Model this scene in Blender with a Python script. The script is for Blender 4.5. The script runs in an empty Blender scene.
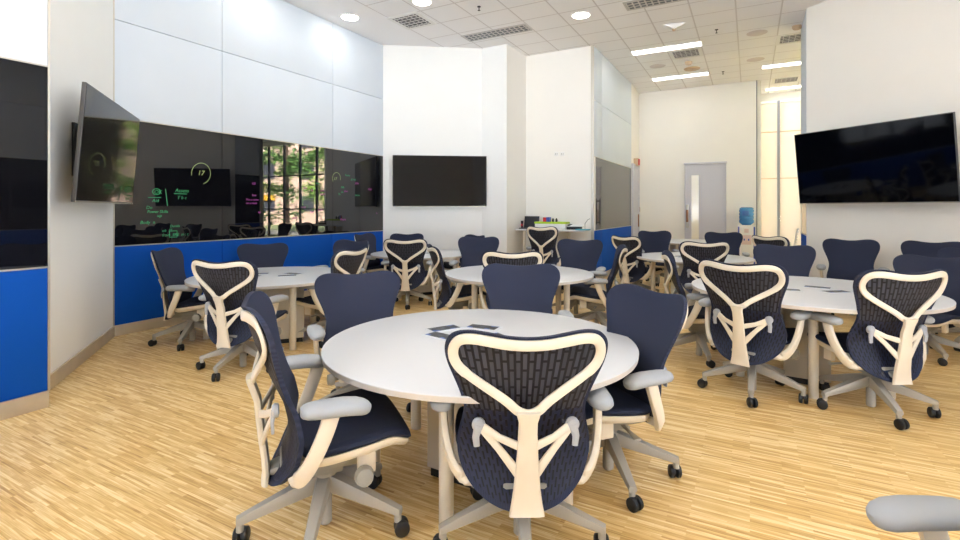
import bpy, math, random
from mathutils import Vector, Matrix
random.seed(7)
sc = bpy.context.scene
COL = sc.collection
PI = math.pi
# ------------------------------------------------------------------ colour / materials
def lin(r, g, b):
    f = lambda c: (c/255/12.92) if c/255 <= .04045 else ((c/255+.055)/1.055)**2.4
    return (f(r), f(g), f(b), 1)
def mat(name, rgb, rough=.5, metal=0, spec=.5, noise=0, nscale=30, bump=0, bscale=200, ior=None, coat=0):
    m = bpy.data.materials.new(name); m.use_nodes = True
    nt = m.node_tree; b = nt.nodes['Principled BSDF']
    c = lin(*rgb)
    b.inputs['Base Color'].default_value = c
    b.inputs['Roughness'].default_value = rough
    b.inputs['Metallic'].default_value = metal
    b.inputs['Specular IOR Level'].default_value = spec
    if ior: b.inputs['IOR'].default_value = ior
    if coat: b.inputs['Coat Weight'].default_value = coat
    tc = nt.nodes.new('ShaderNodeTexCoord')
    if noise:
        n = nt.nodes.new('ShaderNodeTexNoise'); n.inputs['Scale'].default_value = nscale; n.inputs['Detail'].default_value = 3
        nt.links.new(tc.outputs['Object'], n.inputs['Vector'])
        r = nt.nodes.new('ShaderNodeMix'); r.data_type = 'RGBA'
        r.inputs['A'].default_value = tuple(max(0, x*(1-noise)) for x in c[:3])+(1,)
        r.inputs['B'].default_value = tuple(min(1, x*(1+noise)) for x in c[:3])+(1,)
        nt.links.new(n.outputs['Fac'], r.inputs['Factor']); nt.links.new(r.outputs['Result'], b.inputs['Base Color'])
    if bump:
        n2 = nt.nodes.new('ShaderNodeTexNoise'); n2.inputs['Scale'].default_value = bscale
        nt.links.new(tc.outputs['Object'], n2.inputs['Vector'])
        bp = nt.nodes.new('ShaderNodeBump'); bp.inputs['Strength'].default_value = bump; bp.inputs['Distance'].default_value = .002
        nt.links.new(n2.outputs['Fac'], bp.inputs['Height']); nt.links.new(bp.outputs['Normal'], b.inputs['Normal'])
    return m
def emit(name, rgb, s):
    m = bpy.data.materials.new(name); m.use_nodes = True
    nt = m.node_tree; b = nt.nodes['Principled BSDF']
    b.inputs['Base Color'].default_value = lin(*rgb)
    b.inputs['Emission Color'].default_value = lin(*rgb); b.inputs['Emission Strength'].default_value = s
    return m
M = {}
M['cream_wall'] = mat('cream_wall_paint', (243, 240, 233), .75, noise=.015, nscale=3, bump=.05)
M['white_wall'] = mat('white_wall_paint', (240, 240, 237), .7, noise=.015, nscale=3, bump=.05)
M['grey_panel'] = mat('grey_acoustic_panel', (216, 224, 234), .85, noise=.03, nscale=2, bump=.1)
M['blue_panel'] = mat('blue_fabric_panel', (1, 76, 172), .85, noise=.06, nscale=250, bump=.25, bscale=500, spec=.2)
M['glass_board'] = mat('black_back_painted_glass', (14, 14, 18), .012, spec=.5, ior=1.65)
M['reflect_grey_board'] = mat('glass_with_reflection_grey', (84, 82, 80), .05, spec=.5, ior=1.6)  # grey of the reflected cream wall put into the base colour
M['alu'] = mat('aluminium_trim', (205, 200, 190), .35, .8)
M['steel'] = mat('brushed_steel_baseboard', (206, 194, 176), .42, .55, noise=.15, nscale=6)
M['groove'] = mat('panel_groove', (120, 124, 130), .9)
M['frame_cream'] = mat('cream_chair_plastic', (229, 218, 198), .42, noise=.02)
M['grey_base'] = mat('warm_grey_base', (164, 159, 149), .4, noise=.02)
M['dark_grey'] = mat('mechanism_grey', (150, 148, 140), .5)
M['pad_grey'] = mat('grey_arm_pad', (160, 164, 168), .5, noise=.02, nscale=12)
M['lever_grey'] = mat('grey_lever', (170, 173, 178), .4)
M['black'] = mat('black_rubber', (22, 22, 23), .5)
M['navy'] = mat('navy_seat_mesh', (32, 38, 58), .8, noise=.12, nscale=300, bump=.3, bscale=700, spec=.3)
M['table_top'] = mat('white_laminate', (212, 214, 217), .35, noise=.01)
M['table_edge'] = mat('pale_edge_band', (206, 199, 190), .5)
M['table_leg'] = mat('cream_powder_coat', (226, 219, 205), .4)
M['pedestal'] = mat('beige_laminate_pedestal', (208, 200, 184), .55, noise=.03, nscale=5)
M['tv_body'] = mat('dark_bezel', (92, 92, 94), .35, .5)
M['tv_screen'] = mat('glossy_black_screen', (5, 6, 11), .05, spec=.35, ior=1.45)
M['lamp'] = emit('lit_lamp_lens', (255, 250, 240), 9)
M['lamp_lin'] = emit('lit_linear_lens', (255, 250, 244), 5)
M['white_plastic'] = mat('white_plastic', (236, 235, 232), .4)
M['vent_dark'] = mat('vent_dark_duct', (60, 58, 64), .8)
M['vent_grey'] = mat('vent_grey', (205, 202, 200), .5)
M['door_lav'] = mat('lavender_grey_door', (206, 206, 216), .5, noise=.01)
M['door_glass'] = mat('warm_glazing', (250, 244, 226), .1)
M['wood'] = mat('brown_wood', (140, 92, 58), .5, noise=.2, nscale=20)
M['red'] = mat('red_plastic', (200, 40, 48), .4)
M['tan'] = mat('tan_plastic', (205, 180, 150), .5)
M['bottle'] = mat('blue_water_bottle', (60, 130, 190), .12, spec=.6)
M['bottle_label'] = mat('blue_label', (30, 95, 170), .4)
M['blue_plastic'] = mat('blue_plastic', (60, 84, 170), .4)
M['red_print'] = mat('faded_red_print', (226, 204, 200), .5)
M['lime'] = mat('lime_green_lid', (178, 212, 40), .5)
M['teal'] = mat('teal_cover', (70, 160, 180), .5)
M['laptop'] = mat('dark_laptop', (30, 32, 42), .5)
M['paper'] = mat('white_paper', (240, 240, 238), .7)
M['mul'] = mat('dark_mullion', (48, 46, 50), .5)
M['mul_pale'] = mat('pale_mullion', (150, 153, 162), .4)
M['card_edge'] = mat('card_white_border', (214, 218, 222), .4)
M['green_ink'] = emit('green_marker_ink', (50, 165, 105), .35)
M['pink_ink'] = emit('pink_marker_ink', (175, 70, 160), .3)
M['yellow_ink'] = emit('yellow_green_marker_ink', (165, 185, 115), .35)
for k in ('green_ink', 'pink_ink', 'yellow_ink'):
    M[k].node_tree.nodes['Principled BSDF'].inputs['Emission Strength'].default_value = 0
M['leaf'] = mat('green_leaves', (146, 178, 84), .6, noise=.5, nscale=1.2)
M['leaf2'] = mat('dark_green_leaves', (92, 134, 66), .6, noise=.5, nscale=1.2)
M['bark'] = mat('bark', (84, 66, 54), .9, noise=.3, nscale=8)
M['facade'] = mat('pale_pink_render', (222, 190, 176), .9, noise=.04, nscale=1)
M['bwin'] = mat('dark_window_glass', (70, 72, 84), .2)
M['bshade'] = mat('yellow_awning', (225, 170, 50), .8)
M['lawn'] = mat('lawn_grass', (132, 146, 104), .95, noise=.3, nscale=6)
M['asphalt'] = mat('pale_asphalt', (160, 158, 156), .95, noise=.1, nscale=8)
M['card_pic'] = None

def nodes(m): return m.node_tree.nodes, m.node_tree.links
# picture cards: dark picture with blue patches
m = mat('dark_printed_picture', (60, 66, 76), .35); n, l = nodes(m); M['card_pic'] = m
tc = n.new('ShaderNodeTexCoord'); vo = n.new('ShaderNodeTexVoronoi'); vo.inputs['Scale'].default_value = 26
l.new(tc.outputs['Object'], vo.inputs['Vector'])
rp = n.new('ShaderNodeValToRGB'); rp.color_ramp.interpolation = 'CONSTANT'
e = rp.color_ramp.elements; e[0].color = lin(24, 28, 34); e[1].position = .5; e[1].color = lin(70, 76, 82)
x = e.new(.75); x.color = lin(50, 90, 160)
sx = n.new('ShaderNodeSeparateColor'); l.new(vo.outputs['Color'], sx.inputs['Color']); l.new(sx.outputs['Red'], rp.inputs['Fac'])
l.new(rp.outputs['Color'], n['Principled BSDF'].inputs['Base Color'])

# chair back shell: dark moulded back with rows of slots
def back_material(name, dark, light, sw, sh, mort):
    m = mat(name, (20, 22, 32), .55, spec=.35); n, l = nodes(m)
    tc = n.new('ShaderNodeTexCoord'); sp = n.new('ShaderNodeSeparateXYZ'); l.new(tc.outputs['Object'], sp.inputs[0])
    cb = n.new('ShaderNodeCombineXYZ'); l.new(sp.outputs['Z'], cb.inputs['X'])
    k1 = n.new('ShaderNodeMath'); k1.operation = 'MULTIPLY_ADD'; l.new(sp.outputs['Z'], k1.inputs[0]); k1.inputs[1].default_value = .9; k1.inputs[2].default_value = .2
    k2 = n.new('ShaderNodeMath'); k2.operation = 'DIVIDE'; l.new(sp.outputs['X'], k2.inputs[0]); l.new(k1.outputs[0], k2.inputs[1]); l.new(k2.outputs[0], cb.inputs['Y'])
    br = n.new('ShaderNodeTexBrick'); l.new(cb.outputs[0], br.inputs['Vector'])
    br.inputs['Scale'].default_value = 1; br.inputs['Brick Width'].default_value = sh; br.inputs['Row Height'].default_value = sw
    br.inputs['Mortar Size'].default_value = mort; br.inputs['Mortar Smooth'].default_value = .2; br.inputs['Bias'].default_value = 0
    br.inputs['Color1'].default_value = lin(*light); br.inputs['Color2'].default_value = lin(*[c*.8 for c in light]); br.inputs['Mortar'].default_value = lin(*dark)
    l.new(br.outputs['Color'], n['Principled BSDF'].inputs['Base Color'])
    bp = n.new('ShaderNodeBump'); bp.inputs['Strength'].default_value = .6; bp.inputs['Distance'].default_value = .004
    l.new(br.outputs['Fac'], bp.inputs['Height']); l.new(bp.outputs['Normal'], n['Principled BSDF'].inputs['Normal'])
    return m
M['back_slots'] = back_material('slotted_back_moulding', (12, 13, 22), (66, 68, 80), .0265, .078, .0062)
M['back_lower'] = back_material('perforated_lower_back', (34, 40, 64), (10, 12, 20), .03, .05, .009)
# navy fabric with fine ribs
m = mat('navy_back_fabric', (46, 54, 84), .85, spec=.3); n, l = nodes(m); M['back_fabric'] = m
tc = n.new('ShaderNodeTexCoord'); wv = n.new('ShaderNodeTexWave'); wv.inputs['Scale'].default_value = 45; wv.bands_direction = 'X'; wv.inputs['Distortion'].default_value = 1.5
l.new(tc.outputs['Object'], wv.inputs['Vector'])
mx = n.new('ShaderNodeMix'); mx.data_type = 'RGBA'; mx.inputs['A'].default_value = lin(37, 42, 61); mx.inputs['B'].default_value = lin(50, 55, 76)
l.new(wv.outputs['Fac'], mx.inputs['Factor']); l.new(mx.outputs['Result'], n['Principled BSDF'].inputs['Base Color'])

# floor: industrial strip parquet running along the object X axis
m = mat('bamboo_strip_parquet', (230, 190, 125), .36, spec=.35); n, l = nodes(m); M['floor'] = m
tc = n.new('ShaderNodeTexCoord')
def brick(w, h, off):
    b = n.new('ShaderNodeTexBrick'); l.new(tc.outputs['Object'], b.inputs['Vector'])
    b.inputs['Scale'].default_value = 1; b.inputs['Brick Width'].default_value = w; b.inputs['Row Height'].default_value = h
    b.inputs['Mortar Size'].default_value = .0; b.inputs['Bias'].default_value = 0; b.offset = off; b.offset_frequency = 3
    b.inputs['Color1'].default_value = (0, 0, 0, 1); b.inputs['Color2'].default_value = (1, 1, 1, 1)
    return b
b1 = brick(.26, .0145, .37); b2 = brick(.4, .0145, .61)
ns = n.new('ShaderNodeTexNoise'); ns.inputs['Scale'].default_value = 1; ns.inputs['Detail'].default_value = 4
mp = n.new('ShaderNodeMapping'); mp.inputs['Scale'].default_value = (5, 140, 1); l.new(tc.outputs['Object'], mp.inputs['Vector']); l.new(mp.outputs[0], ns.inputs['Vector'])
a1 = n.new('ShaderNodeMath'); a1.operation = 'MULTIPLY_ADD'; l.new(b1.outputs['Color'], a1.inputs[0]); a1.inputs[1].default_value = .36
a2 = n.new('ShaderNodeMath'); a2.operation = 'MULTIPLY_ADD'; l.new(b2.outputs['Color'], a2.inputs[0]); a2.inputs[1].default_value = .12
l.new(ns.outputs['Fac'], a2.inputs[2]); l.new(a2.outputs[0], a1.inputs[2])
rp = n.new('ShaderNodeValToRGB'); e = rp.color_ramp.elements
e[0].position = .38; e[0].color = lin(178, 132, 74); e[1].position = 1.0; e[1].color = lin(246, 222, 172)
x = e.new(.56); x.color = lin(206, 164, 98); x = e.new(.78); x.color = lin(226, 192, 128)
l.new(a1.outputs[0], rp.inputs['Fac']); l.new(rp.outputs['Color'], n['Principled BSDF'].inputs['Base Color'])

# ceiling: plaster border, then square lay-in tiles (object X = A axis, Y = B axis)
TA, TB, A0, B0 = .67, .61, -.875, 9.96
m = mat('ceiling_tiles', (240, 233, 232), .85, spec=.2); n, l = nodes(m); M['ceiling'] = m
tc = n.new('ShaderNodeTexCoord'); sp = n.new('ShaderNodeSeparateXYZ'); l.new(tc.outputs['Object'], sp.inputs[0])
def math_(op, a, b=None):
    k = n.new('ShaderNodeMath'); k.operation = op
    for i, v in enumerate((a, b)):
        if v is None: continue
        if isinstance(v, (int, float)): k.inputs[i].default_value = v
        else: l.new(v, k.inputs[i])
    return k.outputs[0]
def gridline(src, origin, step):
    t = math_('FRACT', math_('DIVIDE', math_('SUBTRACT', src, origin-.012), step))
    return math_('LESS_THAN', t, .024/step)
g = math_('MAXIMUM', gridline(sp.outputs['X'], A0-20*TA, TA), gridline(sp.outputs['Y'], B0-40*TB, TB))
g = math_('MULTIPLY', g, math_('GREATER_THAN', sp.outputs['X'], A0-7*TA-.02))
mx = n.new('ShaderNodeMix'); mx.data_type = 'RGBA'; l.new(g, mx.inputs['Factor'])
mx.inputs['A'].default_value = lin(250, 249, 250); mx.inputs['B'].default_value = lin(222, 218, 218)
l.new(mx.outputs['Result'], n['Principled BSDF'].inputs['Base Color'])

# roller blind: translucent cloth
m = bpy.data.materials.new('translucent_blind_cloth'); m.use_nodes = True; n, l = nodes(m); M['blind'] = m
n.remove(n['Principled BSDF']); d = n.new('ShaderNodeBsdfDiffuse'); t = n.new('ShaderNodeBsdfTranslucent'); ms = n.new('ShaderNodeMixShader')
d.inputs['Color'].default_value = lin(222, 214, 204); t.inputs['Color'].default_value = lin(236, 224, 212); ms.inputs[0].default_value = .5
l.new(d.outputs[0], ms.inputs[1]); l.new(t.outputs[0], ms.inputs[2]); l.new(ms.outputs[0], n['Material Output'].inputs[0])
# clear window glass
m = bpy.data.materials.new('clear_window_glass'); m.use_nodes = True; n, l = nodes(m); M['clear'] = m
n.remove(n['Principled BSDF']); d = n.new('ShaderNodeBsdfTransparent'); t = n.new('ShaderNodeBsdfGlossy'); ms = n.new('ShaderNodeMixShader')
t.inputs['Roughness'].default_value = .02; ms.inputs[0].default_value = .06
l.new(d.outputs[0], ms.inputs[1]); l.new(t.outputs[0], ms.inputs[2]); l.new(ms.outputs[0], n['Material Output'].inputs[0])

# ------------------------------------------------------------------ mesh builder
class MB:
    def __init__(s): s.v = []; s.f = []; s.mi = []; s.cur = 0
    def add(s, vs, fs):
        o = len(s.v); s.v += [Vector(p) for p in vs]; s.f += [[i+o for i in f] for f in fs]; s.mi += [s.cur]*len(fs); return s
    def box(s, lo, hi, mtx=None):
        x0, y0, z0 = lo; x1, y1, z1 = hi
        vs = [Vector(p) for p in ((x0,y0,z0),(x1,y0,z0),(x1,y1,z0),(x0,y1,z0),(x0,y0,z1),(x1,y0,z1),(x1,y1,z1),(x0,y1,z1))]
        if mtx: vs = [mtx @ v for v in vs]
        return s.add(vs, [[0,3,2,1],[4,5,6,7],[0,1,5,4],[1,2,6,5],[2,3,7,6],[3,0,4,7]])
    def lathe(s, prof, n=20, mtx=None):           # prof: (r, z) bottom to top, about Z
        vs = []; fs = []
        for r, z in prof:
            for i in range(n): a = 2*PI*i/n; vs.append(Vector((r*math.cos(a), r*math.sin(a), z)))
        for k in range(len(prof)-1):
            for i in range(n): j = (i+1) % n; fs.append([k*n+i, k*n+j, (k+1)*n+j, (k+1)*n+i])
        fs.append(list(range(n))[::-1]); fs.append([(len(prof)-1)*n+i for i in range(n)])
        if mtx: vs = [mtx @ v for v in vs]
        return s.add(vs, fs)
    def prism(s, poly, z0, z1, mtx=None):
        n = len(poly); vs = [Vector((p[0], p[1], z0)) for p in poly]+[Vector((p[0], p[1], z1)) for p in poly]
        if mtx: vs = [mtx @ v for v in vs]
        return s.add(vs, [list(range(n))[::-1], [n+i for i in range(n)]]+[[i, (i+1) % n, n+(i+1) % n, n+i] for i in range(n)])
    def sweep(s, path, sizes, up=(0,0,1), n=10, closed=False, p=2.6):
        path = [Vector(q) for q in path]; N = len(path); up = Vector(up); vs = []; fs = []
        if not isinstance(sizes, list): sizes = [sizes]*N
        for i, c in enumerate(path):
            a = path[(i-1) % N] if (closed or i) else path[i]
            b = path[(i+1) % N] if (closed or i < N-1) else path[i]
            t = (b-a).normalized(); sd = t.cross(up)
            sd = sd.normalized() if sd.length > 1e-4 else Vector((1,0,0)); u = sd.cross(t).normalized()
            w, h = sizes[i]
            for k in range(n):
                q = 2*PI*k/n; cx, cy = math.cos(q), math.sin(q)
                vs.append(c + sd*(w*math.copysign(abs(cx)**(2/p), cx)) + u*(h*math.copysign(abs(cy)**(2/p), cy)))
        M_ = N if closed else N-1
        for i in range(M_):
            for k in range(n):
                j = (i+1) % N; kk = (k+1) % n
                fs.append([i*n+k, i*n+kk, j*n+kk, j*n+k])
        if not closed: fs.append(list(range(n))[::-1]); fs.append([(N-1)*n+k for k in range(n)])
        return s.add(vs, fs)
    def build(s, name, ms, parent=None, bevel=0, seg=2, sub=0, loc=None, rotz=None, angle=.65):
        me = bpy.data.meshes.new(name); me.from_pydata([tuple(v) for v in s.v], [], s.f); me.validate(); me.update()
        for mm in (ms if isinstance(ms, (list, tuple)) else [ms]): me.materials.append(mm)
        if len(me.polygons) == len(s.mi): me.polygons.foreach_set('material_index', s.mi)
        import bmesh
        bm = bmesh.new(); bm.from_mesh(me); bmesh.ops.recalc_face_normals(bm, faces=bm.faces)
        if bevel:
            ed = [e for e in bm.edges if len(e.link_faces) == 2 and e.calc_face_angle(0) > .6]
            bmesh.ops.bevel(bm, geom=ed, offset=bevel, segments=seg, affect='EDGES', profile=.6, clamp_overlap=True)
        bm.to_mesh(me); bm.free()
        me.polygons.foreach_set('use_smooth', [True]*len(me.polygons)); me.set_sharp_from_angle(angle=angle)
        o = bpy.data.objects.new(name, me); COL.objects.link(o)
        if sub:
            md = o.modifiers.new('sub', 'SUBSURF'); md.levels = sub; md.render_levels = sub
        if parent: o.parent = parent
        if loc: o.location = loc
        if rotz is not None: o.rotation_euler = (0, 0, rotz)
        return o
def tag(o, label=None, cat=None, group=None, kind=None):
    if label: o['label'] = label
    if cat: o['category'] = cat
    if group: o['group'] = group
    if kind: o['kind'] = kind
    return o
def thing(name, label, cat, loc=(0,0,0), rz=0, group=None):
    o = bpy.data.objects.new(name, None); COL.objects.link(o); o.empty_display_size = .1
    o.location = loc; o.rotation_euler = (0, 0, rz); return tag(o, label, cat, group)
def T(x=0, y=0, z=0): return Matrix.Translation((x, y, z))
def RZ(a): return Matrix.Rotation(a, 4, 'Z')
def RX(a): return Matrix.Rotation(a, 4, 'X')
def RY(a): return Matrix.Rotation(a, 4, 'Y')
def interp(tab, z):
    if z <= tab[0][0]: return tab[0][1]
    for (a, b), (c, d) in zip(tab, tab[1:]):
        if z <= c: t = (z-a)/(c-a); return b+(d-b)*t
    return tab[-1][1]
def smooth_closed(pts, it=2):
    for _ in range(it):
        o = []
        for i in range(len(pts)):
            p, q = Vector(pts[i]), Vector(pts[(i+1) % len(pts)]); o += [p*.75+q*.25, p*.25+q*.75]
        pts = o
    return [tuple(p) for p in pts]
def smooth_open(pts, it=2):
    pts = [Vector(p) for p in pts]
    for _ in range(it):
        o = [pts[0]]
        for p, q in zip(pts, pts[1:]): o += [p*.75+q*.25, p*.25+q*.75]
        o.append(pts[-1]); pts = o
    return pts
# room frame: A runs to the right and nearer, B runs away from the camera
PH = math.radians(28.5); CA, SA = math.cos(PH), math.sin(PH)
def P(a, b, z=0): return Vector((a*CA+b*SA, -a*SA+b*CA, z))
def AB(x, y): return (x*CA-y*SA, x*SA+y*CA)
H = 1.5; F = 497.; HZ = 209.
HC = 4.85; ZB = 1.065; ZG = 2.575; ZS = 3.74

# ------------------------------------------------------------------ camera
cam = bpy.data.cameras.new('camera'); co = bpy.data.objects.new('camera', cam); COL.objects.link(co)
co.location = (0, 0, H); co.rotation_euler = (PI/2, 0, 0)
cam.sensor_width = 36; cam.lens = F/960*36; cam.shift_y = -(270-HZ)/960; cam.clip_start = .05
sc.camera = co

# ------------------------------------------------------------------ setting
def slab(name, a0, a1, b0, b1, z0, z1, m):
    o = MB().box((a0, b0, z0), (a1, b1, z1)).build(name, m); o.rotation_euler = (0, 0, -PH); return tag(o, kind='structure')
slab('floor', -9, 9.6, -8, 17.2, -.1, 0, M['floor'])
slab('ceiling', -9, 9.6, -8, 17.2, HC, HC+.1, M['ceiling'])

def seg(q0, q1, out):
    """matrix: local x along q0->q1, local y = outward normal (away from the room); returns matrix, length"""
    q0, q1 = Vector((q0[0], q0[1])), Vector((q1[0], q1[1])); d = q1-q0; L = d.length; d /= L
    nrm = Vector((-d.y, d.x))*out
    m = Matrix(((d.x, nrm.x, 0, q0.x), (d.y, nrm.y, 0, q0.y), (0, 0, 1, 0), (0, 0, 0, 1)))
    return m, L
def wall(name, q0, q1, out, m, z0=0, z1=HC, th=.12, off=0, e0=0, e1=0):
    mt, L = seg(q0, q1, out)
    return tag(MB().box((-e0, off, z0), (L+e1, off+th, z1), mt).build(name, m), kind='structure')
def baseboard(name, q0, q1, out, h=.125, e0=0, e1=0):
    mt, L = seg(q0, q1, out)
    return tag(MB().box((-e0, -.016, 0), (L+e1, .004, h), mt).build(name, M['steel'], bevel=.003), kind='structure')

W00e = Vector((-3.277, 3.773)); W00s = W00e-Vector((SA, CA))*9
C0 = Vector((-3.561, 4.085)); C1 = Vector((-4.312, 5.847)); C2 = C1+Vector((SA, CA))*4.895
P3 = Vector((.042, 10.374)); P4 = Vector((.5445, 10.097)); P5 = Vector((1.011, 10.904)); P6 = Vector((2.333, 10.18))
P7 = Vector((4.03, 13.235)); P8 = Vector((4.61, 14.40)); P9 = Vector((7.21, 12.95))
R0 = Vector((5.45, 8.30)); WD = Vector((.372, -.928)); R1 = R0+WD*4.5
R2 = R1-Vector((SA, CA))*9; RW = R1-Vector((SA, CA))*3.9

def panel_wall(side, q0, q1, out, seams, board_labels, group, th=.12, board='glass_board', backing=.03):
    """fabric-blue dado, glass writing boards, grey acoustic panels above, brushed baseboard"""
    w = wall('wall_'+side, q0, q1, out, M['grey_panel'], off=backing, th=th)
    mt, L = seg(q0, q1, out); xs = [0]+seams+[L]; g = .004
    for i in range(len(xs)-1):
        a, b = xs[i]+g, xs[i+1]-g
        MB().box((a, 0, .125), (b, .05, ZB-.012), mt).build('fabric_panel', M['blue_panel'], w, bevel=.004)
        MB().box((a, 0, ZG+.01), (b, .05, ZS-g), mt).build('acoustic_panel', M['grey_panel'], w, bevel=.004)
        MB().box((a, 0, ZS+g), (b, .05, HC-.005), mt).build('acoustic_panel', M['grey_panel'], w, bevel=.004)
    MB().box((0, -.006, ZB-.012), (L, .03, ZB), mt).build('ledge_trim', M['alu'], w)
    MB().box((0, -.006, ZG), (L, .03, ZG+.01), mt).build('head_trim', M['alu'], w)
    bs = []
    for i in range(len(xs)-1):
        r = MB().box((xs[i]+.003, .002, ZB+.001), (xs[i+1]-.003, .03, ZG-.001), mt).build('writing_board', M[board])
        tag(r, board_labels[i], 'writing board', group); bs.append((r, mt))
    baseboard('baseboard_'+side, q0, q1, out)
    return w, bs

# far left panel wall (front-left corner of the picture)
wl, b00 = panel_wall('front_left', W00s, W00e, 1, [2.3, 4.6, 6.9],
    ['black glass board furthest behind the camera on the near left wall', 'black glass board second from the back of the near left wall',
     'black glass board third along the near left wall', 'black glass board at the near left edge of the photo beside the white angled wall'], 'near left wall glass boards')
mt, L = seg(W00s, W00e, 1)
MB().box((L-.003, 0, .125), (L+.012, .30, HC), mt).build('end_trim', M['alu'], wl)
# angled wall carrying the left television
wall('wall_left_angled', C0-Vector((C1-C0))*.12, C1, 1, M['white_wall'], e1=.02)
baseboard('baseboard_left_angled', C0, C1, 1)
MBt = MB().box((L-.004, .02, 0), (L+.0, .42, HC), mt)
tag(MBt.build('wall_left_return', M['white_wall']), kind='structure')
# long left wall
wL, bL = panel_wall('left', C1, C2, 1, [1.37, 3.50],
    ['black glass board with green handwriting and a circled 17 nearest the left television', 'wide middle black glass board reflecting the window and trees',
     'black glass board at the far end of the blue wall by the corner'], 'left wall glass boards')
MB().box((-.02, -.012, .125), (.006, .06, HC), seg(C1, C2, 1)[0]).build('corner_trim', M['alu'], wL)
wall('wall_back', C2, P3, 1, M['white_wall'], e0=.1, e1=.02)
baseboard('baseboard_back', C2, P3, 1)
wall('wall_back_pier', P3, P4, 1, M['white_wall'])
wall('wall_alcove_side', P4, P5, 1, M['cream_wall'], e1=.05)
wall('wall_alcove', P5, P6, 1, M['cream_wall'], e0=.05)
for nm, a, b in (('baseboard_back_pier', P3, P4), ('baseboard_alcove_side', P4, P5), ('baseboard_alcove', P5, P6)): baseboard(nm, a, b, 1)
wM, bM = panel_wall('passage', P6, P7, 1, [.62], ['narrow grey glass panel with a dark pull handle above the blue dado', 'grey glass panel above the blue dado next to the passage door frame'],
    'passage glass panels', board='reflect_grey_board')
MB().box((-.012, -.004, 0), (.004, .06, HC), seg(P6, P7, 1)[0]).build('corner_trim', M['alu'], wM)
mt, L = seg(P6, P7, 1)
hd = MB().box((.30, -.045, 1.17), (.335, -.03, 1.72), mt); hd.box((.30, -.045, 1.2), (.335, .01, 1.235), mt); hd.box((.30, -.045, 1.65), (.335, .01, 1.685), mt)
hd.build('pull_handle', M['black'], bM[0][0], bevel=.004)
wall('wall_passage_end', P7, P8, 1, M['cream_wall'], e1=.1)
wall('wall_far', P8, P9, 1, M['cream_wall'], e0=.1)
baseboard('baseboard_far', P8, P9, 1)
mt, L = seg(P8, P9, 1)
tag(MB().box((L-.01, -.006, 0), (L+.012, .13, HC), mt).build('trim_1', M['groove']), kind='structure')
tag(MB().box((L, .12, 0), (L+.10, 2.2, HC), mt).build('wall_far_return', M['cream_wall']), kind='structure')

# door frame in the passage end wall (seen edge on)
mt, L = seg(P7, P8, 1)
fr = MB().box((.02, -.05, 0), (.12, .0, 2.62), mt); fr.box((.98, -.05, 0), (1.08, 0, 2.62), mt); fr.box((.02, -.05, 2.62), (1.08, 0, 2.72), mt)
d1 = tag(fr.build('door_1', M['door_lav'], bevel=.004), kind='structure')
MB().box((.12, -.03, .01), (.98, -.002, 2.62), mt).build('door_leaf', M['door_lav'], d1)
MB().box((.9, -.06, 1.0), (.93, -.03, 1.35), mt).build('door_handle', M['wood'], d1, bevel=.005)
# sliding door in the far wall
mt, L = seg(P8, P9, 1)
def rayx(px, q0, q1):   # local distance along q0->q1 where pixel column px meets the wall
    k = (px-480)/F; d = (q1-q0).normalized(); return (k*q0.y-q0.x)/(d.x-k*d.y)
x0, x1 = rayx(686, P8, P9), rayx(725, P8, P9); zt = 2.72
fr = MB().box((x0-.03, -.05, 0), (x0, 0, zt), mt); fr.box((x1, -.05, 0), (x1+.03, 0, zt), mt); fr.box((x0-.05, -.07, zt), (x1+.05, 0, zt+.05), mt)
d2 = tag(fr.build('door_2', M['door_lav'], bevel=.004), kind='structure')
ga, gb = rayx(691.5, P8, P9), rayx(699, P8, P9)
lf = MB().box((x0, -.03, .01), (ga, -.002, zt), mt); lf.box((gb, -.03, .01), (x1, -.002, zt), mt); lf.box((ga, -.03, 2.43), (gb, -.002, zt), mt); lf.box((ga, -.03, .01), (gb, -.002, .3), mt)
lf.build('door_leaf', M['door_lav'], d2)
MB().box((ga, -.016, .3), (gb, -.006, 2.43), mt).build('vision_panel', M['door_glass'], d2)
hz = rayx(687.5, P8, P9)
MB().box((hz-.035, -.075, .98), (hz+.035, -.03, 1.62), mt).build('pull_handle', M['alu'], d2, bevel=.006)
MB().box((hz-.03, -.08, 1.14), (hz+.03, -.07, 1.48), mt).build('grip_plate', M['wood'], d2, bevel=.003)

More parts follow.
